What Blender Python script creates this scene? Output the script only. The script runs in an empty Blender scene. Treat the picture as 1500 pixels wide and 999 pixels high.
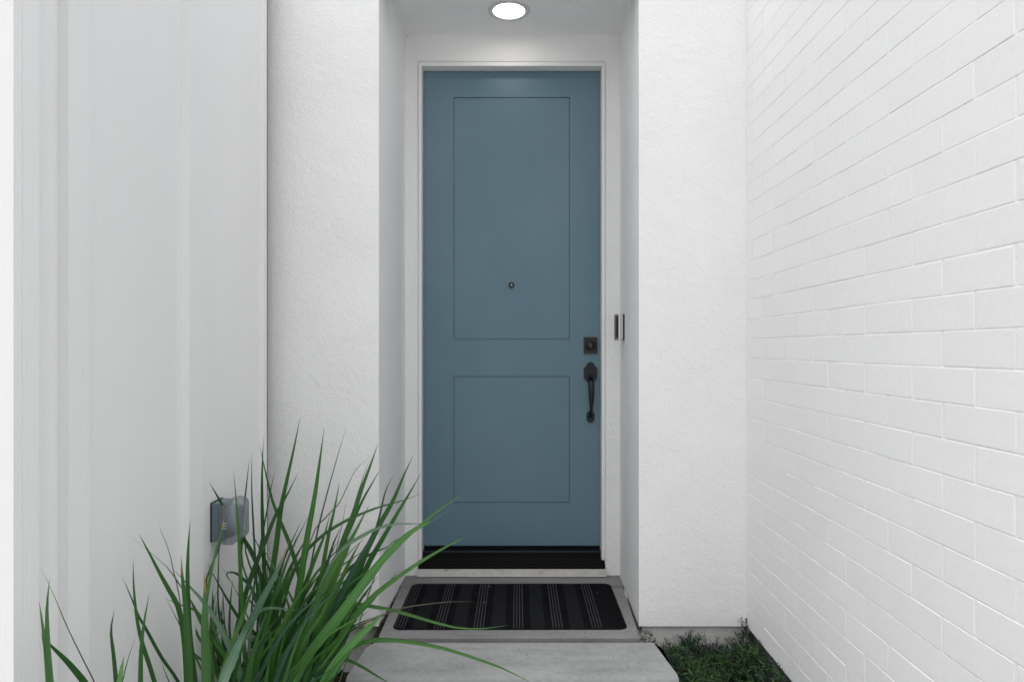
import bpy, bmesh, math, random
from mathutils import Vector
R = math.radians
random.seed(7)
S = bpy.context.scene
C = S.collection

# ------------------------------------------------------------------ camera
H = 1.149                                   # eye height above the porch slab
F, VX, VY = 1000.0, 763.0, 511.0            # focal length and level vanishing point in pixels of the photo
cam = bpy.data.cameras.new('camera'); co = bpy.data.objects.new('camera', cam); C.objects.link(co)
co.location = (0, 0, H); co.rotation_euler = (R(90), 0, 0)
cam.sensor_width = 36; cam.lens = 36 * F / 1500
cam.shift_x = (750 - VX) / 1500; cam.shift_y = (VY - 499.5) / 1500
cam.clip_start = .05; cam.clip_end = 2000
S.camera = co
# ------------------------------------------------------------------ sky, sun, exposure
SUN_EL, SUN_ROT = 80, 245
w = bpy.data.worlds.new('World'); S.world = w; w.use_nodes = True
nt = w.node_tree; nt.nodes.clear()
sky = nt.nodes.new('ShaderNodeTexSky'); sky.sky_type = 'NISHITA'; sky.sun_disc = False
sky.sun_elevation = R(SUN_EL); sky.sun_rotation = R(SUN_ROT); sky.dust_density = 4; sky.air_density = 1.2
hs = nt.nodes.new('ShaderNodeHueSaturation'); hs.inputs['Saturation'].default_value = .12
bg = nt.nodes.new('ShaderNodeBackground'); bg.inputs[1].default_value = .15
wo = nt.nodes.new('ShaderNodeOutputWorld')
nt.links.new(sky.outputs[0], hs.inputs['Color']); nt.links.new(hs.outputs[0], bg.inputs[0]); nt.links.new(bg.outputs[0], wo.inputs[0])
sl = bpy.data.lights.new('sun', 'SUN'); sl.energy = .5; sl.angle = R(80); sl.color = (1, .985, .96)
so = bpy.data.objects.new('sun', sl); C.objects.link(so)
d = Vector((math.sin(R(SUN_ROT)) * math.cos(R(SUN_EL)), math.cos(R(SUN_ROT)) * math.cos(R(SUN_EL)), math.sin(R(SUN_EL))))
so.rotation_euler = d.to_track_quat('Z', 'Y').to_euler()
S.view_settings.view_transform = 'Standard'; S.view_settings.look = 'None'
S.view_settings.exposure = 0.87; S.view_settings.gamma = 1
S.render.engine = 'CYCLES'
S.cycles.max_bounces = 8; S.cycles.diffuse_bounces = 6

# ------------------------------------------------------------------ helpers
def px(x, y, Y):
    """the point at depth Y that the photograph shows at pixel (x, y)"""
    return Vector(((x - VX) * Y / F, Y, H - (y - VY) * Y / F))

def link(name, bm, mat, parent=None, smooth=False):
    me = bpy.data.meshes.new(name)
    bmesh.ops.recalc_face_normals(bm, faces=bm.faces)
    bm.to_mesh(me); bm.free()
    if mat: me.materials.append(mat)
    if smooth:
        for p in me.polygons: p.use_smooth = True
    o = bpy.data.objects.new(name, me); C.objects.link(o)
    if parent: attach(o, parent)
    return o
def attach(o, parent):
    o.parent = parent
    m = Vector((0, 0, 0)); p = parent
    while p: m += p.location; p = p.parent
    o.matrix_parent_inverse.identity()
    o.location = Vector(o.location) - m
def tag(o, label, cat, group=None):
    o['label'] = label; o['category'] = cat
    if group: o['group'] = group
    return o
def thing(name, label, cat, loc=(0, 0, 0), group=None):
    o = bpy.data.objects.new(name, None); C.objects.link(o); o.location = loc
    return tag(o, label, cat, group)
def kind(o, k): o['kind'] = k; return o

def box(bm, x0, x1, y0, y1, z0, z1):
    v = [bm.verts.new((x, y, z)) for x in (x0, x1) for y in (y0, y1) for z in (z0, z1)]
    for f in ((0,1,3,2),(4,6,7,5),(0,4,5,1),(2,3,7,6),(0,2,6,4),(1,5,7,3)):
        bm.faces.new([v[i] for i in f])
def prism(bm, pts, z0, z1):
    a = [bm.verts.new((p[0], p[1], z0)) for p in pts]; b = [bm.verts.new((p[0], p[1], z1)) for p in pts]
    bm.faces.new(a); bm.faces.new(b[::-1])
    n = len(pts)
    for i in range(n): bm.faces.new((a[i], a[(i+1) % n], b[(i+1) % n], b[i]))
def prism_y(bm, pts, y0, y1):                # pts in (x,z)
    a = [bm.verts.new((p[0], y0, p[1])) for p in pts]; b = [bm.verts.new((p[0], y1, p[1])) for p in pts]
    bm.faces.new(a); bm.faces.new(b[::-1])
    n = len(pts)
    for i in range(n): bm.faces.new((a[i], a[(i+1) % n], b[(i+1) % n], b[i]))
def prism_x(bm, pts, x0, x1):                # pts in (y,z)
    a = [bm.verts.new((x0, p[0], p[1])) for p in pts]; b = [bm.verts.new((x1, p[0], p[1])) for p in pts]
    bm.faces.new(a); bm.faces.new(b[::-1])
    n = len(pts)
    for i in range(n): bm.faces.new((a[i], a[(i+1) % n], b[(i+1) % n], b[i]))
def bevel(bm, r, seg=3, test=None):
    es = [e for e in bm.edges if len(e.link_faces) == 2 and e.calc_face_angle(0) > .3 and (test is None or test(e))]
    bmesh.ops.bevel(bm, geom=es, offset=r, segments=seg, profile=.5, affect='EDGES', clamp_overlap=True)
def disc_y(bm, cx, cz, prof, n=40):          # turned about the y axis; prof = (radius, y)
    rings = []
    for r, y in prof:
        if r < 1e-6: rings.append([bm.verts.new((cx, y, cz))])
        else: rings.append([bm.verts.new((cx + r*math.cos(2*math.pi*i/n), y, cz + r*math.sin(2*math.pi*i/n))) for i in range(n)])
    for a, b in zip(rings, rings[1:]):
        for i in range(n):
            j = (i+1) % n
            q = [a[i % len(a)], a[j % len(a)], b[j % len(b)], b[i % len(b)]]
            u = []
            for v in q:
                if v not in u: u.append(v)
            if len(u) > 2: bm.faces.new(u)
def disc_z(bm, cx, cy, prof, n=48):
    rings = []
    for r, z in prof:
        if r < 1e-6: rings.append([bm.verts.new((cx, cy, z))])
        else: rings.append([bm.verts.new((cx + r*math.cos(2*math.pi*i/n), cy + r*math.sin(2*math.pi*i/n), z)) for i in range(n)])
    for a, b in zip(rings, rings[1:]):
        for i in range(n):
            j = (i+1) % n
            q = [a[i % len(a)], a[j % len(a)], b[j % len(b)], b[i % len(b)]]
            u = []
            for v in q:
                if v not in u: u.append(v)
            if len(u) > 2: bm.faces.new(u)
def tube(bm, pts, rads, n=10, cap=True):
    rings = []; pts = [Vector(p) for p in pts]
    for i, p in enumerate(pts):
        t = (pts[min(i+1, len(pts)-1)] - pts[max(i-1, 0)]).normalized()
        X_ = Vector((1, 0, 0)) if abs(t.x) < .9 else Vector((0, 1, 0)); a = (X_ - t*X_.dot(t)).normalized(); b = t.cross(a)
        r = rads[i] if hasattr(rads, '__len__') else rads
        ra, rb = r if isinstance(r, tuple) else (r, r)
        rings.append([bm.verts.new(p + a*ra*math.cos(2*math.pi*k/n) + b*rb*math.sin(2*math.pi*k/n)) for k in range(n)])
    for a, b in zip(rings, rings[1:]):
        for k in range(n): bm.faces.new((a[k], a[(k+1) % n], b[(k+1) % n], b[k]))
    if cap: bm.faces.new(rings[0][::-1]); bm.faces.new(rings[-1])
def rrect(hw, hh, r, n=8):
    out = []
    for cx_, cy_, a0 in ((hw-r, hh-r, 0), (-hw+r, hh-r, 90), (-hw+r, -hh+r, 180), (hw-r, -hh+r, 270)):
        for i in range(n+1): a = R(a0 + 90*i/n); out.append((cx_ + r*math.cos(a), cy_ + r*math.sin(a)))
    return out
def smoothpath(pts, n):
    """Catmull-Rom through pts, n samples"""
    P = [pts[0]*2 - pts[1]] + list(pts) + [pts[-1]*2 - pts[-2]]
    out = []; m = len(pts) - 1
    for i in range(n):
        u = i / (n-1) * m; k = min(int(u), m-1); t = u - k
        p0, p1, p2, p3 = P[k:k+4]
        out.append(.5*((2*p1) + (p2-p0)*t + (2*p0-5*p1+4*p2-p3)*t*t + (3*p1-p0-3*p2+p3)*t*t*t))
    return out

# ------------------------------------------------------------------ materials
class Mat:
    def __init__(s, name, col, rough=.6, metal=0, spec=.5):
        s.m = bpy.data.materials.new(name); s.m.use_nodes = True; s.t = s.m.node_tree
        s.b = s.t.nodes['Principled BSDF']
        s.b.inputs['Base Color'].default_value = (*col, 1); s.b.inputs['Roughness'].default_value = rough
        s.b.inputs['Metallic'].default_value = metal; s.b.inputs['Specular IOR Level'].default_value = spec
        s.col = col; s.tc = s.n('ShaderNodeTexCoord'); s.last_bump = None
    def n(s, typ, **kw):
        nd = s.t.nodes.new(typ)
        for k, v in kw.items():
            if k in nd.inputs: nd.inputs[k].default_value = v
            else: setattr(nd, k, v)
        return nd
    def l(s, a, b): s.t.links.new(a, b)
    def coord(s, sc=(1, 1, 1), src='Object'):
        mp = s.n('ShaderNodeMapping'); mp.inputs['Scale'].default_value = sc
        s.l(s.tc.outputs[src], mp.inputs[0]); return mp.outputs[0]
    def noise(s, scale, sc=(1, 1, 1), detail=4, rough=.55, src='Object'):
        nd = s.n('ShaderNodeTexNoise'); nd.inputs['Scale'].default_value = scale; nd.inputs['Detail'].default_value = detail
        nd.inputs['Roughness'].default_value = rough; s.l(s.coord(sc, src), nd.inputs['Vector']); return nd.outputs[0]
    def ramp(s, fac, stops):
        r = s.n('ShaderNodeValToRGB'); e = r.color_ramp.elements
        while len(e) < len(stops): e.new(.5)
        for el, (p, c) in zip(e, stops):
            el.position = p; el.color = (*c, 1) if len(c) == 3 else c
        s.l(fac, r.inputs[0]); return r.outputs[0]
    def mix(s, fac, a, b, mode='MIX'):
        m = s.n('ShaderNodeMix'); m.data_type = 'RGBA'; m.blend_type = mode
        for inp, v in ((m.inputs[0], fac), (m.inputs[6], a), (m.inputs[7], b)):
            if isinstance(v, (int, float)): inp.default_value = v
            elif isinstance(v, tuple): inp.default_value = (*v, 1)
            else: s.l(v, inp)
        return m.outputs[2]
    def base(s, v): s.l(v, s.b.inputs['Base Color'])
    def bump(s, h, strength=.3, dist=.002):
        b = s.n('ShaderNodeBump'); b.inputs['Strength'].default_value = strength; b.inputs['Distance'].default_value = dist
        s.l(h, b.inputs['Height'])
        if s.last_bump: s.l(s.last_bump, b.inputs['Normal'])
        s.last_bump = b.outputs[0]; s.l(b.outputs[0], s.b.inputs['Normal'])
G3 = lambda v: (v, v, v)

# stucco: white paint on sand float render, with little pits
M = Mat('stucco', (.76, .755, .75), .85, spec=.25)
big = M.noise(3, detail=3); sp = M.noise(95, detail=2, rough=.6)
c = M.ramp(big, [(.3, (.835, .832, .83)), (.7, (.868, .866, .864))])
pit = M.ramp(sp, [(.17, G3(.25)), (.215, G3(1))])
M.base(M.mix(1.0, c, pit, 'MULTIPLY'))
M.bump(M.noise(4, detail=3), .3, .02)
M.bump(M.noise(34, detail=3), .35, .006)
M.bump(M.noise(120, detail=4, rough=.7), .8, .0045)
stucco = M.m
M = Mat('foundation_concrete', (.42, .41, .39), .9, spec=.2)
M.base(M.ramp(M.noise(7, detail=5), [(.3, (.56, .55, .53)), (.7, (.72, .71, .69))]))
M.bump(M.noise(60, detail=5, rough=.7), .8, .006)
foundation = M.m
# white painted siding with a pressed wood grain
def siding(name, col):
    M = Mat(name, col, .55, spec=.35)
    c = tuple(v*.955 for v in col); 
    M.base(M.mix(M.ramp(M.noise(2.2, (1, 1, .3), 3), [(.35, G3(0)), (.7, G3(1))]), c, col))
    M.bump(M.noise(30, (6, 6, .35), 3, .6), .4, .0026)
    M.bump(M.noise(90, (5, 5, .5), 2), .12, .001)
    return M.m
siding_m = siding('painted_siding', (.84, .84, .838)); trim_m = siding('painted_trim', (.84, .84, .838))
M = Mat('painted_door_frame', (.80, .795, .79), .45, spec=.4); M.bump(M.noise(40, (1, 1, .2), 3), .1, .001); frame_m = M.m
M = Mat('worn_sill_paint', (.6, .58, .56), .6)
M.base(M.ramp(M.noise(22, (1, 1, 2.2), 5, .7), [(.28, (.16, .15, .14)), (.36, (.55, .53, .51)), (.7, (.68, .66, .64))])); sill_m = M.m
# painted brick
M = Mat('painted_brick', (.74, .738, .735), .6, spec=.35)
g = M.noise(2.5, detail=3, src='Generated'); oi = M.n('ShaderNodeObjectInfo')
c = M.ramp(oi.outputs['Random'], [(0, (.790, .789, .788)), (1, (.812, .811, .81))])
sp = M.ramp(M.noise(55, detail=2), [(.2, G3(.55)), (.235, G3(1))])
M.base(M.mix(1.0, c, sp, 'MULTIPLY'))
M.bump(M.noise(7, detail=3), .5, .006); M.bump(M.noise(24, detail=3), .3, .003); M.bump(M.noise(90, detail=3), .3, .0014)
brick_m = M.m
M = Mat('painted_mortar', (.80, .80, .80), .75, spec=.25); M.bump(M.noise(70, detail=4, rough=.7), .6, .004); mortar_m = M.m
# door
M = Mat('door_paint', (.125, .195, .238), .38, spec=.5)
M.base(M.ramp(M.noise(1.6, (1, 1, .7), 4), [(.3, (.094, .174, .222)), (.7, (.124, .208, .258))]))
rr = M.ramp(M.noise(5, (1, 1, .5), 4), [(.3, G3(.34)), (.7, G3(.46))]); M.l(rr, M.b.inputs['Roughness'])
M.bump(M.noise(160, (1, 1, .25), 2), .06, .0006); M.bump(M.noise(3, detail=2), .05, .004)
door_m = M.m
M = Mat('door_groove', (.05, .075, .09), .6); groove_m = M.m
M = Mat('bronze_metal', (.02, .024, .028), .38, .6); M.bump(M.noise(150, detail=2), .1, .0005); bronze = M.m
M = Mat('worn_bronze', (.035, .034, .033), .4, .7); worn = M.m
M = Mat('brass_key_face', (.12, .09, .07), .35, .9); keyface = M.m
M = Mat('black_threshold', (.0035, .0033, .0033), .6, 0, .1); threshold_m = M.m
M = Mat('blue_black_nosing', (.01, .016, .025), .3, .5); nosing_m = M.m
M = Mat('dark_gap', (.012, .012, .012), .9, spec=.1); gap_m = M.m
M = Mat('peephole_glass', (.35, .38, .38), .1, .3); lens_m = M.m
# concrete
def concrete(name, a, b, stain=.6):
    M = Mat(name, a, .8, spec=.3)
    n1 = M.noise(3.2, (1, 2.2, 1), 6, .6); n2 = M.noise(45, detail=5, rough=.75); n3 = M.noise(8, (.35, 2.2, 1), 4)
    c = M.ramp(n1, [(.3, a), (.68, b)])
    c = M.mix(M.ramp(n3, [(.52, G3(0)), (.75, G3(.45))]), c, tuple(v*stain for v in a))
    c = M.mix(1.0, c, M.ramp(n2, [(.3, G3(.82)), (.55, G3(1)), (.8, G3(1.06))]), 'MULTIPLY')
    pit = M.ramp(M.noise(38, detail=2), [(.2, G3(.5)), (.24, G3(1))])
    M.base(M.mix(1.0, c, pit, 'MULTIPLY'))
    M.bump(n2, .35, .002); M.bump(n1, .3, .004)
    return M.m
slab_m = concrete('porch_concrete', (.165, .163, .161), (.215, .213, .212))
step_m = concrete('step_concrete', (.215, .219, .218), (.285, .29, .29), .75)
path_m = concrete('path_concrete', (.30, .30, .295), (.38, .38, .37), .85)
M = Mat('rotten_wood_strip', (.03, .024, .018), .95, spec=.1)
M.base(M.ramp(M.noise(30, (1, .3, 1), 5, .8), [(.35, (.008, .007, .006)), (.6, (.045, .033, .022)), (.8, (.16, .14, .11))])); M.bump(M.noise(50, detail=4), 1, .01); strip_m = M.m
M = Mat('soil', (.03, .022, .016), .95, spec=.1)
M.base(M.ramp(M.noise(30, detail=6, rough=.7), [(.35, (.012, .009, .007)), (.65, (.05, .037, .027))])); M.bump(M.noise(40, detail=6, rough=.7), 1, .03); soil_m = M.m
M = Mat('ground', (.2, .19, .17), .95, spec=.1)
M.base(M.ramp(M.noise(1.3, detail=6, rough=.6), [(.35, (.34, .34, .335)), (.65, (.42, .415, .405))])); M.bump(M.noise(20, detail=5), .6, .02); ground_m = M.m
# lamp
M = Mat('lamp_trim', (.58, .58, .57), .4); lamp_trim = M.m
M = Mat('lamp_lens', (.9, .9, .88), .4); M.b.inputs['Emission Color'].default_value = (1, .96, .9, 1); M.b.inputs['Emission Strength'].default_value = 8.0; lamp_lens = M.m
# doorbell
M = Mat('black_plastic', (.01, .01, .01), .35); blackp = M.m
M = Mat('white_plastic', (.78, .78, .78), .35); whitep = M.m
M = Mat('light_grey_plastic', (.48, .48, .48), .4); greyl = M.m
M = Mat('grey_plastic', (.16, .16, .16), .4); greyp = M.m
M = Mat('blue_grey_plastic', (.115, .155, .185), .5); bluep = M.m
M = Mat('dark_blue_cord', (.03, .045, .06), .5); cord_m = M.m
M = Mat('clear_cover', (.24, .285, .31), .22); M.b.inputs['Alpha'].default_value = .52; clear_m = M.m

# leaves
def leafmat(name, a, b, tip=None, rough=.42):
    M = Mat(name, a, rough, spec=.45)
    oi = M.n('ShaderNodeObjectInfo'); uv = M.n('ShaderNodeSeparateXYZ'); M.l(M.tc.outputs['UV'], uv.inputs[0])
    c = M.ramp(oi.outputs['Random'], [(0, a), (1, b)])
    streak = M.ramp(M.noise(9, (9, .35, 1), 3, .6, 'UV'), [(.3, G3(.72)), (.7, G3(1.2))])
    c = M.mix(1.0, c, streak, 'MULTIPLY')
    mid = M.ramp(uv.outputs[0], [(.40, G3(0)), (.5, G3(1)), (.60, G3(0))])
    c = M.mix(mid, c, tuple(v*1.45 for v in a))
    if tip: c = M.mix(M.ramp(uv.outputs[1], [(.86, G3(0)), (.93, G3(.85)), (1, G3(1))]), c, tip)
    else: c = M.mix(M.ramp(uv.outputs[1], [(.95, G3(0)), (1, G3(.8))]), c, (.11, .08, .05))
    M.base(c)
    M.b.inputs['Subsurface Weight'].default_value = 0
    tr = M.n('ShaderNodeBsdfTranslucent'); M.l(c, tr.inputs[0]); ms = M.n('ShaderNodeMixShader'); ms.inputs[0].default_value = .18
    out = M.t.nodes['Material Output']; M.l(M.b.outputs[0], ms.inputs[1]); M.l(tr.outputs[0], ms.inputs[2]); M.l(ms.outputs[0], out.inputs[0])
    return M.m
LM = {
 'd': leafmat('dark_leaf', (.026, .095, .022), (.050, .150, .032)),
 'b': leafmat('blue_leaf', (.030, .085, .050), (.045, .11, .065)),
 'g': leafmat('green_leaf', (.050, .155, .028), (.080, .21, .045)),
 'l': leafmat('bright_leaf', (.085, .235, .060), (.12, .28, .080)),
 'p': leafmat('pale_leaf', (.10, .19, .11), (.13, .22, .14)),
 'y': leafmat('green_leaf_yellow_tip', (.045, .135, .030), (.060, .16, .045), (.42, .27, .05)),
 't': leafmat('greygreen_leaf_tan_tip', (.085, .17, .10), (.10, .19, .12), (.36, .25, .14)),
 'o': leafmat('yellow_leaf', (.30, .26, .03), (.36, .30, .04), (.42, .22, .06)),
 'n': leafmat('brown_stem', (.10, .09, .065), (.15, .13, .09)),
}

# ================================================================== SETTING
bm = bmesh.new(); n = 40; L = 600
bmesh.ops.create_grid(bm, x_segments=4, y_segments=4, size=L)
for v in bm.verts: v.co.z = -.26
kind(link('ground', bm, ground_m), 'structure')

def bumpy(name, x0, x1, y0, y1, z, amp, mat, nx=40, ny=60):
    bm = bmesh.new(); g = [[bm.verts.new((x0+(x1-x0)*i/nx, y0+(y1-y0)*j/ny, z + random.uniform(-amp, amp))) for i in range(nx+1)] for j in range(ny+1)]
    for j in range(ny):
        for i in range(nx): bm.faces.new((g[j][i], g[j][i+1], g[j+1][i+1], g[j+1][i]))
    return kind(link(name, bm, mat, smooth=True), 'structure')
bumpy('planting_bed', -1.075, -.575, 1.0, 2.86, -.2, .012, soil_m)
bumpy('planting_bed', .50, .97, .6, 2.90, -.2, .012, soil_m)

# porch slab (main part in front of the groove) and the strip behind it
bm = bmesh.new()
prism(bm, [(-.567, 2.712), (.474, 2.712), (.492, 3.297), (-.580, 3.297)], -.12, 0)
bevel(bm, .007, 3); kind(link('porch_slab', bm, slab_m, smooth=False), 'structure')
bm = bmesh.new(); box(bm, -.597, .5, 3.303, 3.62, -.12, 0); bevel(bm, .003, 2); kind(link('porch_slab', bm, slab_m), 'structure')
# lower step, softly rounded nose
bm = bmesh.new()
prof = [(2.706, -.014), (2.66, -.014), (2.45, -.014)]
N = 8
for i in range(N+1):
    a = i/N*math.pi/2; prof.append((2.44 - .028*math.sin(a), -.014 - .028*(1-math.cos(a))))
prof += [(2.412, -.20), (2.706, -.20)]
prism_x(bm, prof, -.600, .546)
for v in bm.verts:                             # sides splay slightly to the front, back corners worn round
    t = (2.706 - v.co.y) / .29; s = 1 if v.co.x > 0 else -1
    v.co.x += (.014 * t if s > 0 else -.02 * t)
    if v.co.y > 2.70: v.co.x -= s * .02
st = link('front_step', bm, step_m); kind(st, 'structure')
bm = bmesh.new(); box(bm, -.66, .60, -8, 2.405, -.30, -.17); bevel(bm, .01, 2); kind(link('path', bm, path_m), 'structure')

# ================================================================== STUCCO WALL ROUND THE ENTRY
TOP = 2.85; YF, YB = 2.874, 3.46; CZ = H + 1.588
sw = thing('stucco_wall', 'white sand-textured stucco wall with the deep entry recess around the blue door', 'wall', (0, YF, 0))
XL0, XL1, XR1, XR0 = -.598, -.585, .502, .497
vert = lambda e: abs(e.verts[0].co.z - e.verts[1].co.z) > .5
def piece(name, pts, z0, z1, r=.007):
    bm = bmesh.new(); prism(bm, pts, z0, z1)
    if r: bevel(bm, r, 4, lambda e: vert(e) and e.verts[0].co.y < YF + .01)
    return link(name, bm, stucco, sw)
piece('pier', [(-1.085, YF), (XL0, YF), (XL1, YB + .004), (XL1, 3.9), (-1.085, 3.9)], -.018, TOP)
piece('pier', [(1.00, YF), (XR0, YF), (XR1, YB + .004), (XR1, 3.9), (1.00, 3.9)], -.018, TOP)
OX0, OX1, OZ = -.5215, .4285, H + .421*YB
bm = bmesh.new()
box(bm, XL1 - .01, OX0, YB, 3.75, .0015, OZ); box(bm, OX1, XR1 + .01, YB, 3.75, .0015, OZ); box(bm, XL1 - .01, XR1 + .01, YB, 3.75, OZ, CZ + .05)
bmesh.ops.remove_doubles(bm, verts=bm.verts, dist=1e-5)
link('back_wall', bm, stucco, sw)
bm = bmesh.new(); box(bm, XL0 - .005, XR0 + .008, YF + .02, YB + .02, CZ, CZ + .09)
link('ceiling', bm, stucco, sw)
bm = bmesh.new(); box(bm, XL0 - .003, XR0 + .003, YF + .001, YF + .2, CZ - .0, TOP - .001); link('header', bm, stucco, sw)
for x0, x1 in ((-1.09, -.606), (.555, .97)):
    bm = bmesh.new(); box(bm, x0, x1, YF + .022, 3.3, -.5, -.019)
    bmesh.ops.subdivide_edges(bm, edges=bm.edges, cuts=6, use_grid_fill=True)
    for v in bm.verts: v.co.y += random.uniform(-.003, .003) if v.co.y < 3 else 0
    link('foundation', bm, foundation, sw)
bm = bmesh.new(); box(bm, .514, .5549, YF + .024, 3.3, -.5, -.019); link('foundation', bm, foundation, sw)
# weep screed: thin dark metal lip at the foot of the stucco
bm = bmesh.new(); box(bm, -1.062, XL0 - .002, YF + .004, YF + .03, -.0215, -.0185); link('weep_screed', bm, gap_m, sw)
bm = bmesh.new(); box(bm, XR0 + .003, .95, YF + .004, YF + .03, -.0215, -.0185); link('weep_screed', bm, gap_m, sw)

# wood form strip rotting between slab and left wall
bm = bmesh.new()
for i in range(60):
    y = 2.715 + i*.0098; t = (y-2.715)/.585
    x0 = -.597 + t*.010; x1 = -.569 - t*.013
    z = -.012 + random.uniform(-.004, .004)
    box(bm, x0 + random.uniform(0, .001), x1, y, y + .0097, -.06, z)
tag(link('form_board', bm, strip_m), 'dark rotten wooden strip in the gap between porch slab and left wall', 'board')

# ================================================================== GARAGE SIDING WALL (left)
XW = -1.0635
gw = thing('siding_wall', 'white board-and-batten siding wall on the left behind the strappy green plant', 'wall', (XW, 2.1, 0))
def part(name, x0, x1, y0, y1, z0, z1, mat, par, r=0, seg=2):
    bm = bmesh.new(); box(bm, x0, x1, y0, y1, z0, z1)
    if r: bevel(bm, r, seg)
    return link(name, bm, mat, par)
ZB = -.06
for y0, y1 in ((1.4165, 1.607), (1.607, 2.188), (2.188, 2.795)):
    part('siding_panel', XW - .02, XW, y0 + .0005, y1 - .0005, ZB, TOP, siding_m, gw)
for y0, w_ in ((1.5686, .077), (2.140, .0955)):
    part('batten', XW + .0001, XW + .024, y0, y0 + w_, ZB, TOP, trim_m, gw, .0012)
part('corner_board', XW + .0001, XW + .024, 2.763, 2.794, ZB, TOP, trim_m, gw, .002)
part('corner_board', XW - .02, -1.000, 1.370, 1.4165, ZB, TOP, trim_m, gw, .002)
part('corner_board', XW - .1, -1.0005, 1.346, 1.3695, ZB, TOP, trim_m, gw, .002)
part('siding_panel', -3.4, XW - .101, 1.376, 1.405, ZB, TOP, siding_m, gw)
for k in range(5): part('batten', -1.62 - k*.41, -1.53 - k*.41, 1.352, 1.3759, ZB, TOP, trim_m, gw, .002)
part('core', -3.4, XW - .021, 1.406, 2.86, -.3, TOP - .01, foundation, gw)
part('joint_gap', XW - .019, XW - .003, 2.7945, YF - .001, ZB, TOP - .01, gap_m, gw)
part('foundation', XW - .05, XW - .012, 1.40, 2.86, -.4, ZB - .001, foundation, gw)

# ================================================================== BRICK WALL (right)
XB = .951; P = .0805; LB = .228; J = .0065; JZ = .0022
bw = thing('brick_wall', 'white painted brick wall running along the right side of the entry', 'wall', (XB, 2.0, 0))
M = Mat('dark_concrete', (.12, .125, .13), .9); M.bump(M.noise(50, detail=4), .6, .005); darkf = M.m  # darker, slightly blue concrete for the brick wall's foundation
YE = 1.2
part('mortar_bed', XB + .0010, XB + .20, YE, YF - .0005, -.0175, TOP, mortar_m, bw)
part('foundation', XB + .018, XB + .20, YE, YF + .02, -.5, -.018, darkf, bw)
def brick_bm(y0, y1, z0, z1, bm=None, dx=0, tw=0):
    bm = bm or bmesh.new(); b = .0034; c = .0016; xf = XB + dx
    fr = [bm.verts.new((xf + tw*(1 if k in (0, 3) else -1), y, z)) for k, (y, z) in enumerate(((y0+b, z0+c), (y1-b, z0+c), (y1-b, z1-c), (y0+b, z1-c)))]
    md = [bm.verts.new((xf + .0007, y, z)) for y, z in ((y0, z0), (y1, z0), (y1, z1), (y0, z1))]
    bk = [bm.verts.new((xf + .03, y, z)) for y, z in ((y0, z0), (y1, z0), (y1, z1), (y0, z1))]
    bm.faces.new(fr)
    for a, c in ((fr, md), (md, bk)):
        for i in range(4): bm.faces.new((a[i], a[(i+1) % 4], c[(i+1) % 4], c[i]))
    return bm
cache = {}; rest = bmesh.new(); nb = 0
rows = int((TOP - .02) / P) + 1
for k in range(rows):
    z0 = -.0183 + k*P + JZ/2; z1 = z0 + P - JZ
    if z1 > TOP: break
    anchor = 1.766 if k % 2 == 0 else 1.885
    y = anchor + 8*LB
    while y > YE:
        b0 = max(y - LB + J/2, YE + .001); b1 = min(y - J/2, YF - .004); y -= LB
        if b1 - b0 < .02: continue
        r = random.Random(k*97 + int(b0*50))
        j0, j1, jz = r.uniform(-.0025, .0025), r.uniform(-.0025, .0025), r.uniform(-.0007, .0007)
        dx = r.choice([-.0003, -.0001, 0, 0, .0001, .0003]); tw = r.choice([-.0003, 0, .0003])
        # stops seen by the camera: rows to 2.64 m, back to the frame's edge
        vis = b1 > 1.20 and (z0 - H) < .52*max(b0, 1.25) + .02 and (z1 - H) > -.50*b1 - .02
        if vis and nb < 300:
            key = (round(b1-b0, 3), dx, tw)
            if key not in cache:
                o = link('brick', brick_bm(0, b1-b0, 0, z1-z0, dx=dx, tw=tw), brick_m, bw); cache[key] = o
            else:
                o = cache[key].copy(); C.objects.link(o); o.parent = bw
            o.location = Vector((0, b0 + j0, z0 + jz)) - Vector(bw.location)
            nb += 1
        else: brick_bm(b0 + j0, b1 + j1, z0 + jz, z1 + jz, rest, dx, tw)
kind(link('bricks_beyond', rest, brick_m, bw), 'stuff')
print("bricks", nb)

# ================================================================== DOOR FRAME
YFr, YD = 3.453, 3.516
IX0, IX1, IZ = -.5025, .4095, 2.5785
df = thing('door_frame', 'white painted frame and black threshold around the blue door', 'door frame', (0, YFr, 0))
def jamb(name, pts, z0, z1):
    bm = bmesh.new(); prism(bm, pts, z0, z1); bevel(bm, .0015, 2); return link(name, bm, frame_m, df)
jamb('jamb', [(-.5175, YFr), (IX0, YFr), (IX0, YD + .08), (-.5175, YD + .08)], .082, IZ)
jamb('jamb', [(IX1, YFr), (.4245, YFr), (.4245, YD + .08), (IX1, YD + .08)], .082, IZ)
part('head', -.5175, .4245, YFr, YD + .08, IZ + .0003, IZ + .0145, frame_m, df, .0015)
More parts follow.
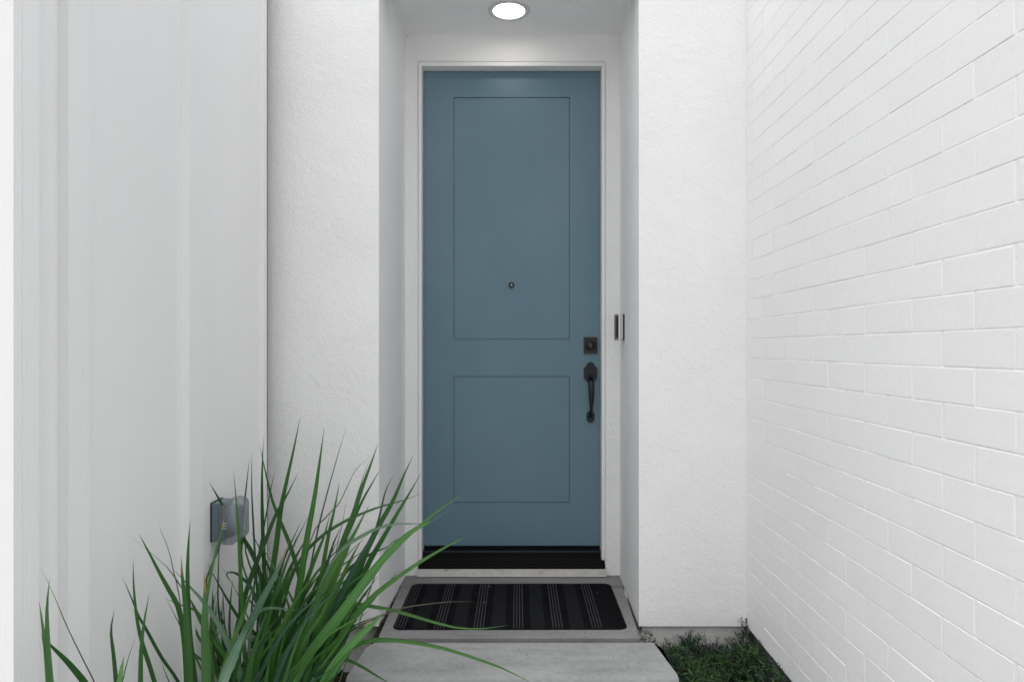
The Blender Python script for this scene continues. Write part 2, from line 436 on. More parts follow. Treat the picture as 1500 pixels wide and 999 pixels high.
# outer bead, set back behind the stucco edge
part('bead', OX0 + .0002, -.518, YFr + .012, YD + .06, .06, OZ - .0005, frame_m, df)
part('bead', .425, OX1 - .0002, YFr + .012, YD + .06, .06, OZ - .0005, frame_m, df)
part('bead', -.5178, .4248, YFr + .012, YD + .06, IZ + .015, OZ - .0005, frame_m, df)
bm = bmesh.new()
prism_x(bm, [(3.436, .042), (3.436, .053), (3.441, .058), (3.455, .063), (3.457, .067), (3.475, .077), (3.478, .081), (3.494, .090), (3.497, .104), (3.503, .108), (3.60, .108), (3.60, .042)], -.5165, .4235)
link('threshold', bm, threshold_m, df)
bm = bmesh.new(); prism_x(bm, [(3.4975, .1085), (3.499, .112), (3.507, .1155), (3.53, .117), (3.53, .1085)], IX0 + .001, IX1 - .001); link('nosing', bm, nosing_m, df)
bm = bmesh.new(); box(bm, -.524, .431, 3.430, 3.62, .0045, .0415); bevel(bm, .002, 2, lambda e: e.verts[0].co.y < 3.44 and e.verts[1].co.y < 3.44); link('sill_board', bm, sill_m, df)

# ================================================================== FRONT DOOR
fd = thing('front_door', 'tall slate blue two-panel front door with dark hardware', 'door', (0, YD, .13))
DX0, DX1, DZ0, DZ1 = IX0 + .0022, IX1 - .0022, .137, IZ - .0025
dp = lambda x, y: ((x - VX)*YD/F, H - (y - VY)*YD/F)
ux0, uz1 = dp(664.5, 143); ux1, uz0 = dp(834.5, 497.5); lx0, lz1 = dp(664.5, 551); lx1, lz0 = dp(834.5, 736)
bm = bmesh.new()
box(bm, DX0, ux0, YD, YD + .044, DZ0, DZ1); box(bm, ux1, DX1, YD, YD + .044, DZ0, DZ1)
box(bm, ux0, ux1, YD, YD + .044, uz1, DZ1); box(bm, ux0, ux1, YD, YD + .044, lz1, uz0); box(bm, ux0, ux1, YD, YD + .044, DZ0, lz0)
bmesh.ops.remove_doubles(bm, verts=bm.verts, dist=1e-5)
link('leaf', bm, door_m, fd)
for z0, z1 in ((uz0, uz1), (lz0, lz1)):
    g = .0032
    bm = bmesh.new(); box(bm, ux0 + g, ux1 - g, YD + .0028, YD + .036, z0 + g, z1 - g)
    bevel(bm, .0012, 2, lambda e: e.verts[0].co.y < YD + .01 and e.verts[1].co.y < YD + .01)
    p = link('panel', bm, door_m, fd)
    part('groove', ux0 + .0001, ux1 - .0001, YD + .009, YD + .03, z0 + .0001, z1 - .0001, door_m, p)
part('sweep', DX0 + .001, DX1 - .001, YD + .004, YD + .04, .1178, DZ0 - .0003, threshold_m, fd)
x, z = dp(749.2, 417.7)
bm = bmesh.new(); disc_y(bm, x, z, [(.0145, YD - .0001), (.0145, YD - .004), (.012, YD - .006), (.0075, YD - .005), (.007, YD - .001)], 32)
pe = link('peephole', bm, bronze, fd, True)
bm = bmesh.new(); disc_y(bm, x, z, [(.0072, YD - .0012), (.005, YD - .003), (0, YD - .0036)], 24); link('peephole_lens', bm, lens_m, pe, True)
# deadbolt
x0, z1 = dp(855, 494); x1, z0 = dp(874.8, 518)
bm = bmesh.new(); box(bm, x0, x1, YD - .009, YD - .0002, z0, z1); bevel(bm, .002, 2)
db = link('deadbolt', bm, worn, fd)
cx, cz = dp(865, 506)
bm = bmesh.new(); disc_y(bm, cx, cz, [(.0255, YD - .0091), (.0255, YD - .019), (.023, YD - .022), (.0195, YD - .0215), (.019, YD - .018)], 40); link('collar', bm, bronze, db, True)
bm = bmesh.new(); disc_y(bm, cx, cz, [(.0188, YD - .0182), (.017, YD - .0205), (0, YD - .021)], 32); link('cylinder', bm, worn, db, True)
bm = bmesh.new(); disc_y(bm, cx, cz - .003, [(.0075, YD - .0212), (.0065, YD - .023), (0, YD - .0232)], 24); box(bm, cx - .0012, cx + .0012, YD - .0238, YD - .0233, cz - .009, cz + .002); link('keyway', bm, keyface, db)
# handle set
hx, _ = dp(864.9, 500)
def outline(pts, y0, y1, r):
    bm = bmesh.new(); prism_y(bm, pts, y0, y1); bevel(bm, r, 2, lambda e: e.verts[0].co.y < y0 + .0005 and e.verts[1].co.y < y0 + .0005); return bm
zz = lambda y: H - (y - VY)*YD/F
pts = []
hw = .0345
for a in range(0, 181, 15): pts.append((hx + .0215*math.cos(R(a)), zz(536.6) + .0225*math.sin(R(a))))
pts += [(hx - hw*.97, zz(538.4)), (hx - hw, zz(539.0)), (hx - hw, zz(552.5)), (hx - hw*.8, zz(556)), (hx - hw*.38, zz(560)), (hx + hw*.38, zz(560)), (hx + hw*.8, zz(556)), (hx + hw, zz(552.5)), (hx + hw, zz(539.0)), (hx + hw*.97, zz(538.4))]
hs_ = link('handle_set', outline(pts, YD - .009, YD - .0002, .0018), bronze, fd)
pts = [(hx - .011, zz(602)), (hx - .0185, zz(605.5)), (hx - .0205, zz(607)), (hx - .0205, zz(613.5)), (hx - .017, zz(616)), (hx - .009, zz(618.6)), (hx + .009, zz(618.6)), (hx + .017, zz(616)), (hx + .0205, zz(613.5)), (hx + .0205, zz(607)), (hx + .0185, zz(605.5)), (hx + .011, zz(602))]
link('lower_plate', outline(pts, YD - .008, YD - .0002, .003), bronze, hs_)
bm = bmesh.new()
gp = [(0, -.008, 556), (0, -.028, 557.5), (0, -.044, 563), (0, -.052, 572), (0, -.052, 583), (0, -.046, 594), (0, -.034, 602), (0, -.020, 607), (0, -.007, 609)]
gr = [(.013, .011), (.0130, .010), (.0150, .010), (.0150, .009), (.0125, .008), (.0085, .007), (.0065, .0065), (.0085, .008), (.0105, .010)]
path = smoothpath([Vector((hx + a, YD + b, zz(c_))) for a, b, c_ in gp], 33)
rads = []
for i in range(33):
    u = i/32*8; k = min(int(u), 7); t = u - k
    rads.append((gr[k][0]*(1-t) + gr[k+1][0]*t, gr[k][1]*(1-t) + gr[k+1][1]*t))
tube(bm, path, rads, 16); link('grip', bm, bronze, hs_, True)
bm = bmesh.new()
prism_x(bm, [(YD - .009, zz(550.5)), (YD - .034, zz(549.2)), (YD - .046, zz(550.6)), (YD - .046, zz(551.6)), (YD - .030, zz(551.2)), (YD - .009, zz(553))], hx - .0115, hx + .0115); bevel(bm, .0015, 2); link('thumb_latch', bm, bronze, hs_)

# ================================================================== RECESSED LIGHT
lx, ly = (745.5 - VX)*3.205/F, 3.205
rl = thing('recessed_light', 'round white recessed ceiling light glowing above the door', 'light', (lx, ly, CZ))
bm = bmesh.new(); disc_z(bm, lx, ly, [(.100, CZ - .0002), (.100, CZ - .003), (.096, CZ - .006), (.080, CZ - .0075), (.0745, CZ - .006), (.0735, CZ - .001)]); link('trim_ring', bm, lamp_trim, rl, True)
bm = bmesh.new(); disc_z(bm, lx, ly, [(.0733, CZ - .0012), (.06, CZ - .0045), (.03, CZ - .006), (0, CZ - .0065)]); link('lens', bm, lamp_lens, rl, True)

# ================================================================== VIDEO DOORBELL on the right reveal
dy0, dy1, dz0, dz1 = 3.292, 3.352, 1.192, 1.315
dbell = thing('doorbell', 'slim black and white video doorbell on the right side wall of the recess', 'doorbell', (XR1, dy0, dz0))
part('mounting_plate', .4925, .5005, dy0, dy1, dz0 - .001, dz1 + .001, blackp, dbell, .0015)
part('wedge', .4777, .4923, dy0 + .001, dy1 - .001, dz0 + .001, dz1 - .001, greyl, dbell, .0015)
part('back_shell', .4715, .4775, dy0, dy1, dz0, dz1, whitep, dbell, .001)
fp = part('face_plate', .4585, .4713, dy0 + .0005, dy1 - .0005, dz0, dz1, blackp, dbell, .003)
part('end_cap', .4583, .4714, dy0, dy1, dz1 - .008, dz1 + .0005, greyp, fp, .003)
part('end_cap', .4583, .4714, dy0, dy1, dz0 - .0005, dz0 + .010, greyp, fp, .003)
bm = bmesh.new(); disc_z(bm, 0, 0, [(.010, -.0002), (.010, .002), (0, .002)], 20)
for v in bm.verts: v.co = Vector((.4583 - v.co.z, (dy0+dy1)/2 + v.co.x, dz0 + .034 + v.co.y))
link('button', bm, greyp, fp)

# ================================================================== DOORMAT
mat_t = (.967, .545)
mx, my = -.0455, 3.0655
M = Mat('striped_mat', (.012, .012, .014), 1, spec=.03)
sx = M.n('ShaderNodeSeparateXYZ'); M.l(M.tc.outputs['Object'], sx.inputs[0])
def mth(op, a, b=None):
    nd = M.n('ShaderNodeMath'); nd.operation = op
    for i, v in enumerate((a, b)):
        if v is None: continue
        if isinstance(v, (int, float)): nd.inputs[i].default_value = v
        else: M.l(v, nd.inputs[i])
    return nd.outputs[0]
X0 = -.500 - mx; PIT = .1626
ph = mth('FLOORED_MODULO', mth('ADD', sx.outputs[0], -X0 + PIT/2), PIT) if False else mth('PINGPONG', mth('ADD', sx.outputs[0], -X0 + 10*PIT), PIT/2)   # 0 at a group centre, PIT/2 midway
def line(c_, w_): return mth('LESS_THAN', mth('ABSOLUTE', mth('SUBTRACT', ph, c_)), w_)
lines = mth('MAXIMUM', line(.00625, .0019), line(.01875, .0019))
inX = mth('LESS_THAN', sx.outputs[0], .40)
lines = mth('MULTIPLY', lines, inX)
band = mth('MULTIPLY', mth('GREATER_THAN', ph, .052), inX)
weave = M.n('ShaderNodeTexWave'); weave.inputs['Scale'].default_value = 48; weave.bands_direction = 'X'; M.l(M.tc.outputs['Object'], weave.inputs[0])
weave2 = M.n('ShaderNodeTexWave'); weave2.inputs['Scale'].default_value = 60; weave2.bands_direction = 'Y'; M.l(M.tc.outputs['Object'], weave2.inputs[0])
wv = M.mix(1.0, weave.outputs[0], weave2.outputs[0], 'MULTIPLY')
dirt = M.noise(14, detail=6, rough=.7)
base_c = M.ramp(dirt, [(.35, (.0035, .004, .0055)), (.75, (.0095, .009, .010))])
bandc = M.mix(wv, (.006, .007, .008), (.026, .026, .028))
c = M.mix(band, base_c, bandc); c = M.mix(lines, c, (.042, .044, .048))
dust = M.ramp(M.noise(120, detail=3, rough=.7), [(.68, G3(0)), (.76, G3(.35))])
c = M.mix(dust, c, (.06, .05, .04)); M.base(c)
M.bump(wv, .4, .0015); M.bump(M.noise(200, detail=2), .4, .001)
mat_m = M.m
M = Mat('mat_rubber_edge', (.005, .005, .006), .9, spec=.08); rubber = M.m
dm = thing('doormat', 'black and grey striped doormat with rounded corners lying before the door', 'doormat', (mx, my, 0))
dm.rotation_euler = (0, 0, R(.2))
bm = bmesh.new()
rings = []
for inset, z in ((0, .0006), (0, .0025), (.004, .0042), (.008, .0042)):
    rings.append([bm.verts.new((x, y, z)) for x, y in rrect(mat_t[0]/2 - inset, mat_t[1]/2 - inset, .036 - inset)])
for a, b in zip(rings, rings[1:]):
    for i in range(len(a)): bm.faces.new((a[i], a[(i+1) % len(a)], b[(i+1) % len(b)], b[i]))
o = link('border', bm, rubber); o.parent = dm
bm = bmesh.new(); pr = rrect(mat_t[0]/2 - .0082, mat_t[1]/2 - .0082, .028)
prism(bm, pr, .0007, .0056); bevel(bm, .001, 1, lambda e: e.verts[0].co.z > .005 and e.verts[1].co.z > .005)
o = link('pile', bm, mat_m); o.parent = dm

# ================================================================== OUTDOOR OUTLET
oy = 2.335
ob = thing('outlet_box', 'blue-grey outdoor outlet with clear bubble cover on the siding above the plant', 'outlet', (XW, oy, .48))
part('back_plate', XW + .0002, XW + .006, oy + .002, oy + .092, .488, .622, gap_m, ob, .002)  # plate in near-black, which also paints in the shadow strip behind the body
bm = bmesh.new(); box(bm, XW + .0062, XW + .044, oy, oy + .088, .492, .620); bevel(bm, .010, 4); link('body', bm, bluep, ob, True if False else False)
bm = bmesh.new(); prism_y(bm, [(XW + .062 + x, .553 + z) for x, z in rrect(.0205, .052, .018)], oy + .012, oy + .075); bevel(bm, .006, 3)
link('socket_block', bm, bluep, ob, True)
bm = bmesh.new(); prism_y(bm, [(XW + .064 + x, .554 + z) for x, z in rrect(.0325, .073, .024)], oy - .006, oy + .094); bevel(bm, .012, 4)
cv = link('cover', bm, clear_m, ob, True)
for k in range(3): part('vent_rib', XW + .045, XW + .060, oy - .0075, oy - .0064, .553 - k*.0085, .5545 - k*.0085, whitep, cv)
bm = bmesh.new()
pth = smoothpath([Vector((XW + .025, oy + .02, .495)), Vector((XW + .022, oy + .01, .455)), Vector((XW + .012, oy - .03, .40)), Vector((XW + .008, oy - .05, .33)), Vector((XW + .008, oy - .05, .0)), Vector((XW + .01, oy - .04, -.19))], 30)
tube(bm, pth, .0032, 8); tag(link('power_cord', bm, cord_m, None, True), 'thin dark cord hanging from the outlet box down the siding', 'cord')

# ================================================================== STRAPPY PLANTS
def yw(x): return 1.035*F/(VX - x) if x < VX - 200 else 9
def depth(x, bias=0):
    Y = min(2.36, .93*yw(x)) + bias
    return min(Y, .985*yw(x))
def blade(pts, wmax, m, parent, ang, root=None, cut=False, name='leaf'):
    """strap leaf with a shallow V section; pts root -> tip, world coordinates"""
    n = max(10, min(22, int(sum((b-a).length for a, b in zip(pts, pts[1:]))/.045)))
    P_ = smoothpath(pts, n); bm = bmesh.new(); uvl = bm.loops.layers.uv.new('UVMap'); rows_ = []
    for i, p in enumerate(P_):
        t = (P_[min(i+1, n-1)] - P_[max(i-1, 0)]).normalized(); u = i/(n-1)
        view = Vector((math.sin(ang), -math.cos(ang), .15)).normalized()
        side = t.cross(view).normalized(); nor = side.cross(t).normalized()
        ww = wmax*.5*(min(1, .62 + .8*u) if u < .5 else 1)
        if not cut: ww *= max(.02, 1 - max(0, (u - .25)/.75)**2.3)
        rows_.append([bm.verts.new(p - side*ww + nor*ww*.3), bm.verts.new(p), bm.verts.new(p + side*ww + nor*ww*.3)])
    for i in range(n-1):
        for k in range(2):
            f = bm.faces.new((rows_[i][k], rows_[i][k+1], rows_[i+1][k+1], rows_[i+1][k])); f.smooth = True
            for lp, (a, b) in zip(f.loops, ((k, i), (k+1, i), (k+1, i+1), (k, i+1))): lp[uvl].uv = (a/2, b/(n-1))
    me = bpy.data.meshes.new(name)
    bm.to_mesh(me); bm.free(); me.materials.append(LM[m])
    o = bpy.data.objects.new(name, me); C.objects.link(o); o.parent = parent; o.location = -Vector(parent.location)
    return o
pA = thing('strappy_plant', 'tall clump of long green strap leaves beside the porch step', 'plant', (-.84, 2.28, -.2), 'strap-leaved plants in the left bed')
pB = thing('strappy_plant', 'small sparse strap-leaved plant against the siding between the tall clump and the corner', 'plant', (-.93, 1.72, -.2), 'strap-leaved plants in the left bed')
pC = thing('strappy_plant', 'few broad strap leaves at the far left beside the white corner board', 'plant', (-.90, 1.38, -.2), 'strap-leaved plants in the left bed')
# traced leaves: (points tip -> base in photo pixels, width, material, plant, depth bias)
T = [
 ([(439.8,611),(430,660),(419,710),(411,750),(405,800),(395,870),(385,960)],8,'d','A',.12),
 ([(437,692),(420,726),(405,752),(390,790),(370,840),(352,900),(340,970)],7,'d','A',.10),
 ([(386,641),(384,700),(385,770),(388,850),(390,960)],6.5,'d','A',.12),
 ([(380,651),(390,695),(400,735),(414,770),(426,800),(440,850),(446,920)],6.5,'d','A',.05),
 ([(369,662),(369,720),(373,800),(378,900)],3.5,'b','A',.10),
 ([(365.5,671),(360,720),(354,780),(352,850),(352,930)],4.5,'d','A',.10),
 ([(306,705),(316,722),(325,737),(340,762),(353,783),(372,815),(385,860),(390,930)],6,'d','A',.14),
 ([(404,685),(396,720),(387,770),(376,830),(368,900)],2.5,'b','A',.15),
 ([(342,690),(347,740),(350,780),(353,840),(356,900),(360,970)],7,'g','A',-.1),
 ([(475,626),(468,680),(461,730),(450,790),(441,850),(428,920),(418,985)],10.5,'g','A',-.05),
 ([(508,624),(494,670),(480,720),(466,775),(455,830),(440,900)],2.6,'b','A',.1),
 ([(497.5,705),(490,745),(480,790),(470,850),(455,930),(447,980)],7,'g','A',0),
 ([(543,668),(520,690),(498,735),(480,755),(455,792)],1.8,'n','A',.1),
 ([(541,673),(530,705),(518,745),(508,790),(495,840),(480,900)],2.5,'b','A',.1),
 ([(509,722),(502,765),(494,800),(485,860)],1.4,'n','A',.12),
 ([(554,649),(543,680),(530,715),(517,755),(500,800),(480,870),(458,940),(445,985)],8.5,'d','A',0),
 ([(558,685),(545,708),(530,735),(515,770),(498,810),(480,870),(462,940)],5,'d','A',.05),
 ([(578,694),(565,718),(555,760),(545,790),(528,835),(505,890),(480,960)],4.5,'d','A',.08),
 ([(605,667),(590,700),(575,735),(555,770),(535,810),(510,860),(480,930),(462,985)],9,'d','A',.02),
 ([(617,692),(600,722),(582,752),(560,790),(540,825),(520,870),(500,920),(478,985)],8,'d','A',.05),
 ([(618,722),(590,733),(560,741),(530,752),(500,766),(470,786),(445,812),(425,850),(410,910)],4.5,'d','A',-.02),
 ([(541,739),(525,770),(510,800),(490,850),(465,920),(452,980)],8.5,'g','A',-.04),
 ([(484,750),(475,785),(465,810),(450,850),(432,910),(425,970)],7.5,'d','A',-.04),
 ([(638,760),(620,769),(600,780),(570,808),(540,843),(512,880),(482,920),(450,960),(430,1000)],13.5,'l','A',-.22),
 ([(688,784),(660,797),(620,820),(590,840),(560,862),(540,880),(518,905),(490,950),(470,985)],7.5,'g','A',-.1),
 ([(697,711),(660,735),(635,753),(615,770),(580,803),(550,838),(520,880)],4,'g','A',.0),
 ([(668,739),(640,758),(622,768),(590,786),(560,815)],2,'p','A',-.05),
 ([(618,764),(590,787),(570,812),(550,840),(520,880),(490,930)],2.8,'b','A',.0),
 ([(622,768),(600,767),(575,768),(552,774),(530,785),(500,805),(478,840),(460,890)],5,'p','A',-.12),
 ([(578,795),(560,804),(545,810),(525,822),(505,840),(485,880)],4.5,'d','A',.02),
 ([(585,835),(565,857),(545,880),(530,895),(512,916),(490,960)],4.5,'b','A',.02),
 ([(745,915),(710,920),(670,919),(630,909),(600,900),(570,892),(545,888),(515,884),(490,900),(465,945)],5,'g','A',.10),
 ([(695,881),(660,881),(620,885),(590,890),(570,897),(540,910),(512,925),(480,970)],2.4,'n','A',.08),
 ([(785,1003),(750,985),(720,972),(660,952),(620,943),(575,937),(540,938),(505,955),(480,990)],6,'g','A',-.02),
 ([(580,1006),(560,994),(545,985),(525,973),(505,966),(480,980)],4.5,'d','A',-.05),
 ([(562,897),(549,911),(530,928),(510,948),(490,975),(474,1003)],14,'l','A',-.25),
 ([(544,902),(532,920),(520,935),(500,965),(480,1000)],5,'y','A',-.2),
 ([(565,897),(540,907),(512,920),(485,950)],2.6,'d','A',.08),
 ([(548,911),(520,920),(505,933),(480,970)],3.5,'d','A',.08),
 ([(424,792),(411,825),(395,857),(375,895),(355,935),(337,972),(325,1005)],12.5,'t','A',-.30),
 ([(329,757),(324,780),(313,824),(306,861),(301,900),(303,960)],7.5,'y','A',-.25),
 ([(299,838),(301,872),(300,911),(302,955),(303,1003)],13,'y','A',-.28),
 ([(265,812),(267,841),(271,874),(274,903),(276,940),(279,1000)],10,'y','A',-.12),
 ([(278.5,762),(276,800),(275,840),(276,880),(280,940)],6.5,'d','A',-.08),
 ([(203,781),(217,806),(234.5,839),(248,863),(263,892),(271,940),(274,1000)],8,'d','A',-.05),
 ([(184,779),(209,800),(223.5,811),(248,833),(265,857),(283,883),(296,909),(309,946),(320,985)],6,'d','A',0),
 ([(233,770),(237,780),(248,808),(254,835),(260,859),(264,883),(270,930)],1.6,'n','A',.02),
 ([(195,817),(196,857),(200.5,903),(208,938),(217,966),(228,1003)],6.5,'d','B',-.05),
 ([(178.6,843.5),(193,876),(204,903),(214,920),(237,962),(259,994)],5,'d','B',0),
 ([(219,868),(211.5,909),(207,951),(206,1003)],6.5,'d','B',-.07),
 ([(167.7,892),(163,922),(166.6,955),(171,1000)],7,'d','B',-.06),
 ([(182,960),(178,980),(174,1010)],9,'l','B',-.08),
 ([(199.4,931),(188.5,962),(179,1000)],2,'b','B',-.02),
 ([(72.7,847),(70,884),(70.7,920),(73,959),(77,1006)],13,'d','C',-.02),
 ([(57.4,881),(62,912),(67,949),(71,1000)],6.5,'g','C',.0),
 ([(60,925),(66,955),(74,1000)],5,'d','C',.0),
 ([(57.4,826),(80,874),(99.6,920),(123.6,969),(140,1003)],1.8,'n','C',.01),
 ([(70,938),(78,948),(96,965),(112,983),(128,1005)],9,'d','C',.0),
 ([(337.5,851),(332,843),(335,837.6),(346,839),(357,848),(368,860),(378,885),(388,930)],4.5,'b','A',-.05),
 ([(325.4,850),(327.6,885),(330,929),(335,980)],2.8,'b','A',.0),
 ([(319,862),(313,885),(310,930)],3.5,'d','A',.0),
 ([(306,882),(320,916),(333,946),(350,985)],7.5,'d','A',.05),
 ([(376,848),(364,879),(353,911),(337,955),(324,1000)],11,'g','A',-.18),
 ([(386,890),(393,916),(397,946),(398,985)],7,'g','A',-.1),
 ([(439,894),(414,891),(392,890),(375,900),(365,940)],5,'p','A',-.15),
 ([(386,948),(375,966),(360,1002)],8,'g','A',-.22),
 ([(427,881),(414,911),(397,942),(377,968),(362,1002)],5,'g','A',-.22),
 ([(240.6,876),(263,885),(283,892),(296,905),(308,940)],3.2,'g','A',-.03),
 ([(482,873),(469,903),(449,933),(436,966),(425,1000)],8.5,'g','A',-.2),
 ([(380,832),(381,870),(384,920),(386,970)],8,'g','A',0),
 ([(341,848),(338,880),(337,930)],4,'d','A',.05),
 ([(512,800),(498,815),(485,838),(465,880),(445,930),(430,985)],12,'g','A',-.12),
 ([(530,790),(512,822),(495,860),(475,905),(455,950),(440,995)],10,'d','A',-.08),
 ([(560,770),(540,795),(520,830),(500,870),(478,915),(455,965)],9,'b','A',-.06),
 ([(500,770),(487,800),(476,840),(468,880),(450,940)],6,'b','A',0),
]
CL = {'A': pA, 'B': pB, 'C': pC}
ROOT = {'A': (-.84, 2.22), 'B': (-.90, 1.68), 'C': (-.89, 1.36)}
for pts, wd, m, cl, bias in T:
    n = len(pts); W = []
    rx, ry = ROOT[cl]
    (xa, ya), (xb, yb) = pts[-2], pts[-1]
    if yb > 985:                                  # let the leaf run on straight well below the frame
        L_ = math.hypot(xb-xa, yb-ya); g = 70/L_; pts = list(pts) + [(xb + (xb-xa)*g*.7, yb + max(.5*70, (yb-ya)*g))]
    for i, (x, y) in enumerate(pts):
        Y = depth(x, bias)
        W.append(px(x, y, Y))
    W = W[::-1]
    # root: continue down to the soil, drawn towards the clump's middle
    e = W[0]; dirn = (W[0] - W[1]).normalized()
    k = (e.z + .2)
    tgt = Vector((e.x + max(-.1, min(.1, (dirn.x/max(.3, -dirn.z) if dirn.z < 0 else 0)*k*.6)), e.y, -.2))
    tgt.x = tgt.x*.6 + (rx + random.uniform(-.09, .09))*.4; tgt.y = tgt.y*.6 + (ry + random.uniform(-.08, .08))*.4
    tgt.x = max(tgt.x, -1.0)
    W = [tgt, (tgt*.45 + e*.55)] + W
    Ym = W[len(W)//2].y
    o = blade(W, wd*Ym/F*1.15, m, CL[cl], random.uniform(-.45, .45))
# fill leaves low in the tall clump
rnd = random.Random(11)
for i in range(270):
    a = rnd.uniform(0, 6.28); r = rnd.uniform(0, 1)**.5
    rx = -.83 + .16*r*math.cos(a); ry = 2.28 + .26*r*math.sin(a)
    th = rnd.gauss(.14, .30) + (rx + .83)*1.2; Ln = rnd.uniform(.40, .78) * (1 - .25*abs(th))
    ty = rnd.uniform(-.16, .14); bend = rnd.uniform(.1, .5)
    pts = []
    for k in range(6):
        u = k/5; q = th + bend*u*u*(1 if th > 0 else -1)*.8
        pts.append(Vector((rx + Ln*u*math.sin(q), ry + ty*u, -.2 + Ln*u*math.cos(q))))
    for p in pts: p.x = max(p.x, -1.045)
    tp = pts[-1]
    if VX + tp.x/tp.y*F < 350 and rnd.random() < .7: continue
    if VX + tp.x/tp.y*F > 535 - max(0, (930 - (VY - (tp.z - H)/tp.y*F)))*(-.25) : continue
    blade(pts, rnd.uniform(.010, .024), rnd.choice('ddddbgggglpg' if i % 5 == 0 else 'dddddbggg'), pA, rnd.uniform(-.9, .9))
for cl, nn in (('B', 8), ('C', 5)):
    for i in range(nn):
        rx, ry = ROOT[cl]; rx += rnd.uniform(-.05, .05); ry += rnd.uniform(-.06, .06); Ln = rnd.uniform(.18, .34); th = rnd.uniform(-.2, .3)
        pts = [Vector((max(-1.02, rx + Ln*k/4*math.sin(th*(1+k/4))), ry, -.2 + Ln*k/4*math.cos(th))) for k in range(5)]
        blade(pts, .014, 'd', CL[cl], rnd.uniform(-.6, .6))

# ================================================================== GROUND COVER (right bed)
def sprigmat(name, a, b):
    M = Mat(name, a, .55, spec=.3)
    M.base(M.ramp(M.noise(11, detail=3), [(.38, a), (.66, b)])); return M.m
spm = [sprigmat('cover_dark_leaf', (.007, .020, .017), (.014, .036, .022)), sprigmat('cover_green_leaf', (.016, .045, .012), (.045, .115, .022)), sprigmat('cover_twig', (.05, .042, .032), (.08, .07, .05))]
def sprig(bm, base, dirv, Ln, nl, ll, mi, rr):
    dirv = dirv.normalized(); P_ = []
    for k in range(5):
        u = k/4; P_.append(base + dirv*Ln*u + Vector((0, 0, -.25*Ln*u*u*(1-abs(dirv.z)))))
    s = dirv.cross(Vector((.3, .2, 1))).normalized(); b = dirv.cross(s)
    for i in range(4):
        q = [P_[i] - s*.0007, P_[i] + s*.0007, P_[i+1] + s*.0006, P_[i+1] - s*.0006]
        f = bm.faces.new([bm.verts.new(v) for v in q]); f.material_index = 2
    for i in range(nl):
        u = .12 + .88*i/nl; k = min(int(u*4), 3); p = P_[k].lerp(P_[k+1], u*4 - k)
        a = i*2.4 + rr.uniform(-.4, .4)
        out = (s*math.cos(a) + b*math.sin(a) + dirv*rr.uniform(.5, 1.1)).normalized()
        l_ = ll*rr.uniform(.7, 1.2)*(1 - .45*u)
        wv_ = out.cross(Vector((rr.uniform(-1, 1), rr.uniform(-1, 1), 1))).normalized()*l_*.085
        vs = [p, p + out*l_*.5 + wv_, p + out*l_ , p + out*l_*.5 - wv_]
        f = bm.faces.new([bm.verts.new(v) for v in vs]); f.material_index = mi
rr = random.Random(5); bm = bmesh.new()
for i in range(1500):
    y = 2.885 - rr.uniform(0, 1)**1.1*.9; x = rr.uniform(.568 if y > 2.72 else .55, .966)
    lift = .03 + .05*max(0, math.sin(x*23 + 1.3)*math.sin(y*17)) + rr.uniform(0, .06) + max(0, x - .86)*.45
    base = Vector((x, y, -.19 + lift))
    dv = Vector((rr.gauss(0, .6), rr.gauss(-.1, .6), rr.uniform(.25, 1.1)))
    mi = 1 if (rr.random() < (.65 if y < 2.80 else .12)) else 0
    Ln_ = rr.uniform(.03, .07); dn_ = dv.normalized()*Ln_
    if not ((.570 if y > 2.72 else .552) < base.x + dn_.x < .966) or base.y + dn_.y > 2.885: continue
    sprig(bm, base, dv, Ln_, rr.randint(9, 14), rr.uniform(.022, .042), mi, rr)
me = bpy.data.meshes.new('ground_cover'); bm.to_mesh(me); bm.free()
for m_ in spm: me.materials.append(m_)
gc = kind(bpy.data.objects.new('ground_cover', me), 'stuff'); C.objects.link(gc)
tag(gc, 'low needle-leaved green ground cover filling the bed beside the brick wall', 'ground cover')
# taller shoots standing against the foundation
for k, (x, y0, y1, Y, lab) in enumerate([
    (1012, 975, 921, 2.86, 'tallest thin shoot of the ground cover touching the stucco edge'),
    (1040, 970, 921, 2.85, 'thin leaning shoot of ground cover second from the porch step'),
    (1033, 975, 931, 2.84, None), (1085, 972, 938, 2.86, None)]):
    if lab is None: lab = ['', '', 'short upright shoot between the two taller ones before the foundation', 'bushy shoot in the corner where stucco meets painted brick'][k]
    bm = bmesh.new(); a = px(x, y0, Y); b = px(x + (-9 if k == 1 else 0), y1, Y)
    sprig(bm, a, b - a, (b-a).length, 22, .017, 0, rr)
    if k == 3:
        for q in range(7): sprig(bm, a + Vector((rr.uniform(-.05, .0), 0, 0)), Vector((rr.uniform(-.4, .2), 0, 1)), .06, 12, .018, 0, rr)
    me = bpy.data.meshes.new('shoot'); bm.to_mesh(me); bm.free()
    for m_ in spm: me.materials.append(m_)
    o = bpy.data.objects.new('shoot', me); C.objects.link(o); tag(o, lab, 'plant', 'shoots against the foundation')

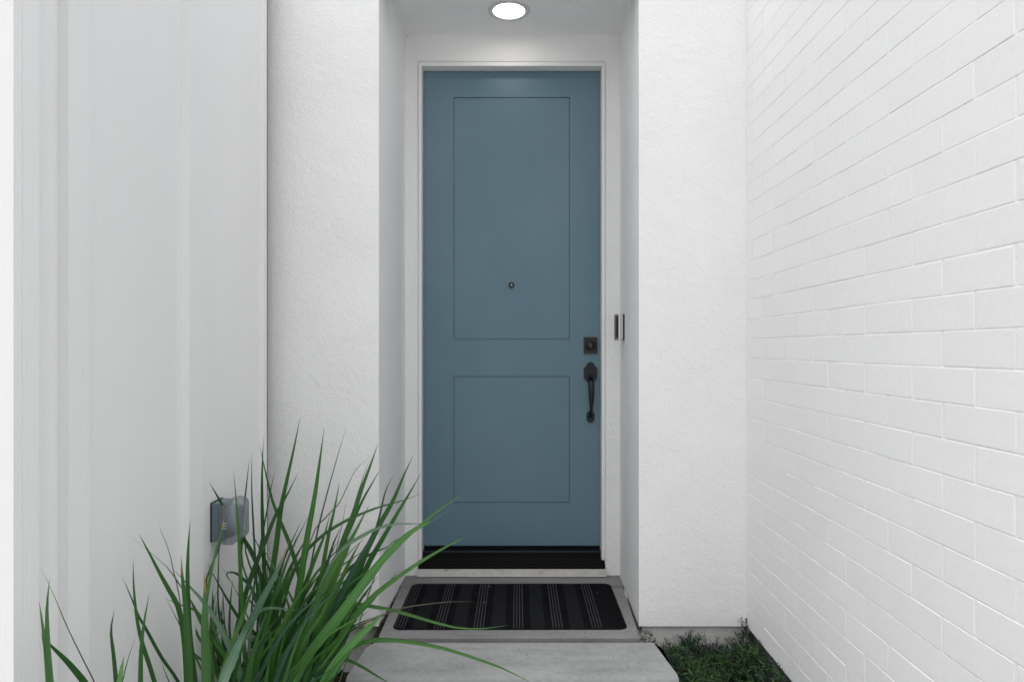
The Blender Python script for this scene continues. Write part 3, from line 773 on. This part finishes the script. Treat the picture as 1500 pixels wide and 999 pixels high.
# crumbled mortar at the slab corner
M = Mat('mortar_crumbs', (.25, .24, .23), .95, spec=.1); M.base(M.ramp(M.noise(60, detail=4), [(.35, (.05, .048, .045)), (.6, (.26, .255, .245))])); crumb_m = M.m
bm = bmesh.new()
for i in range(46):
    t = rr.random(); x = .485 + rr.uniform(0, .07); y = 2.86 - rr.uniform(0, .14)
    s = rr.uniform(.003, .010); z = -.03 + rr.uniform(-.012, .01) - (x - .485)*.25
    r_ = bmesh.ops.create_icosphere(bm, subdivisions=1, radius=s)
    for v in r_['verts']: v.co = Vector((v.co.x*rr.uniform(.7, 1.5), v.co.y*rr.uniform(.7, 1.5), v.co.z*rr.uniform(.5, 1.1))) + Vector((x, y, z))
tag(kind(link('mortar_crumbs', bm, crumb_m), 'stuff'), 'crumbled mortar piled in the corner between porch slab and right pier', 'rubble')
bm = bmesh.new(); prism(bm, [(.478, 2.70), (.548, 2.70), (.552, 2.80), (.55, 2.90), (.48, 2.90)], -.3, -.044)
bmesh.ops.subdivide_edges(bm, edges=bm.edges, cuts=5, use_grid_fill=True)
for v in bm.verts: v.co += Vector((rr.uniform(-.003, .003), rr.uniform(-.003, .003), rr.uniform(-.006, .006)))
kind(link('slab_footing', bm, crumb_m), 'structure')

# little nicks and pits where the stucco meets frame and corners
bm = bmesh.new()
def nick(p, ax, s):
    r_ = bmesh.ops.create_icosphere(bm, subdivisions=1, radius=1)
    for v in r_['verts']:
        c_ = [v.co.x*s*rr.uniform(.6, 1.3), v.co.y*s*rr.uniform(.6, 1.3), v.co.z*s*rr.uniform(.6, 1.4)]; c_[ax] *= .3
        v.co = Vector(c_) + p
for x, y, k in [(608, 408, 1.3), (609, 436, 1.6), (609, 474, 1.8), (608.5, 490, 1), (609, 534, 1.8), (609, 562, 2), (608.5, 590, 1.2), (609, 470, 1), (609, 480, 1), (609, 484, .9),
                (893, 95, 1.8), (895, 107, 2.2), (892, 93, 1.3), (756, 86, 1.3), (838, 84, 1.6), (818, 59, 1.6), (597, 53, 2.3), (616, 53, 1.6), (604, 55, 1.2), (900, 840, 1.8), (893, 835, 1.5), (889, 600, 1.2), (889.5, 592, 1), (889, 520, .9), (594, 805, 1.2), (604, 822, 1)]:
    nick(px(x, y, YB + .0005), 1, k*.0013)
for x, y, k in [(1088, 640, 1.4), (1091, 500, 1.5), (1090, 812, 1.6), (1092, 468, 1.4), (948, 790, 1.6), (396, 418, 1.3), (412, 532, 1.3), (470, 560, 1), (1085, 905, 2), (395, 490, 1), (1000, 702, 1)]:
    nick(px(x, y, YF + .0005), 1, k*.0014)
kind(link('chips', bm, gap_m, sw), 'stuff')

# grit and leaf crumbs on the slab, step and mat
bm = bmesh.new()
for i in range(124):
    if i < 60: p = Vector((rr.uniform(-.5, .5), rr.uniform(2.46, 2.70), -.0128))
    elif i < 105: p = Vector((rr.choice([rr.uniform(-.56, .46), rr.uniform(.44, .475)]), rr.uniform(2.72, 2.79), .0012))
    elif i < 120: p = Vector((rr.uniform(-.56, .46), rr.uniform(3.345, 3.42), .0012))
    else: p = Vector((rr.uniform(-.45, .40), rr.uniform(2.82, 3.31), .0066))
    s_ = rr.uniform(.0009, .0024)
    r_ = bmesh.ops.create_icosphere(bm, subdivisions=1, radius=s_); k_ = rr.uniform(.8, 2.4); a_ = rr.uniform(0, 3.1)
    for v in r_['verts']:
        x_, y_, z_ = v.co.x*k_, v.co.y, v.co.z*.5
        v.co = Vector((x_*math.cos(a_) - y_*math.sin(a_), x_*math.sin(a_) + y_*math.cos(a_), z_)) + p
tag(kind(link('grit', bm, crumb_m), 'stuff'), 'scattered grit and dry plant crumbs on the concrete and doormat', 'grit')
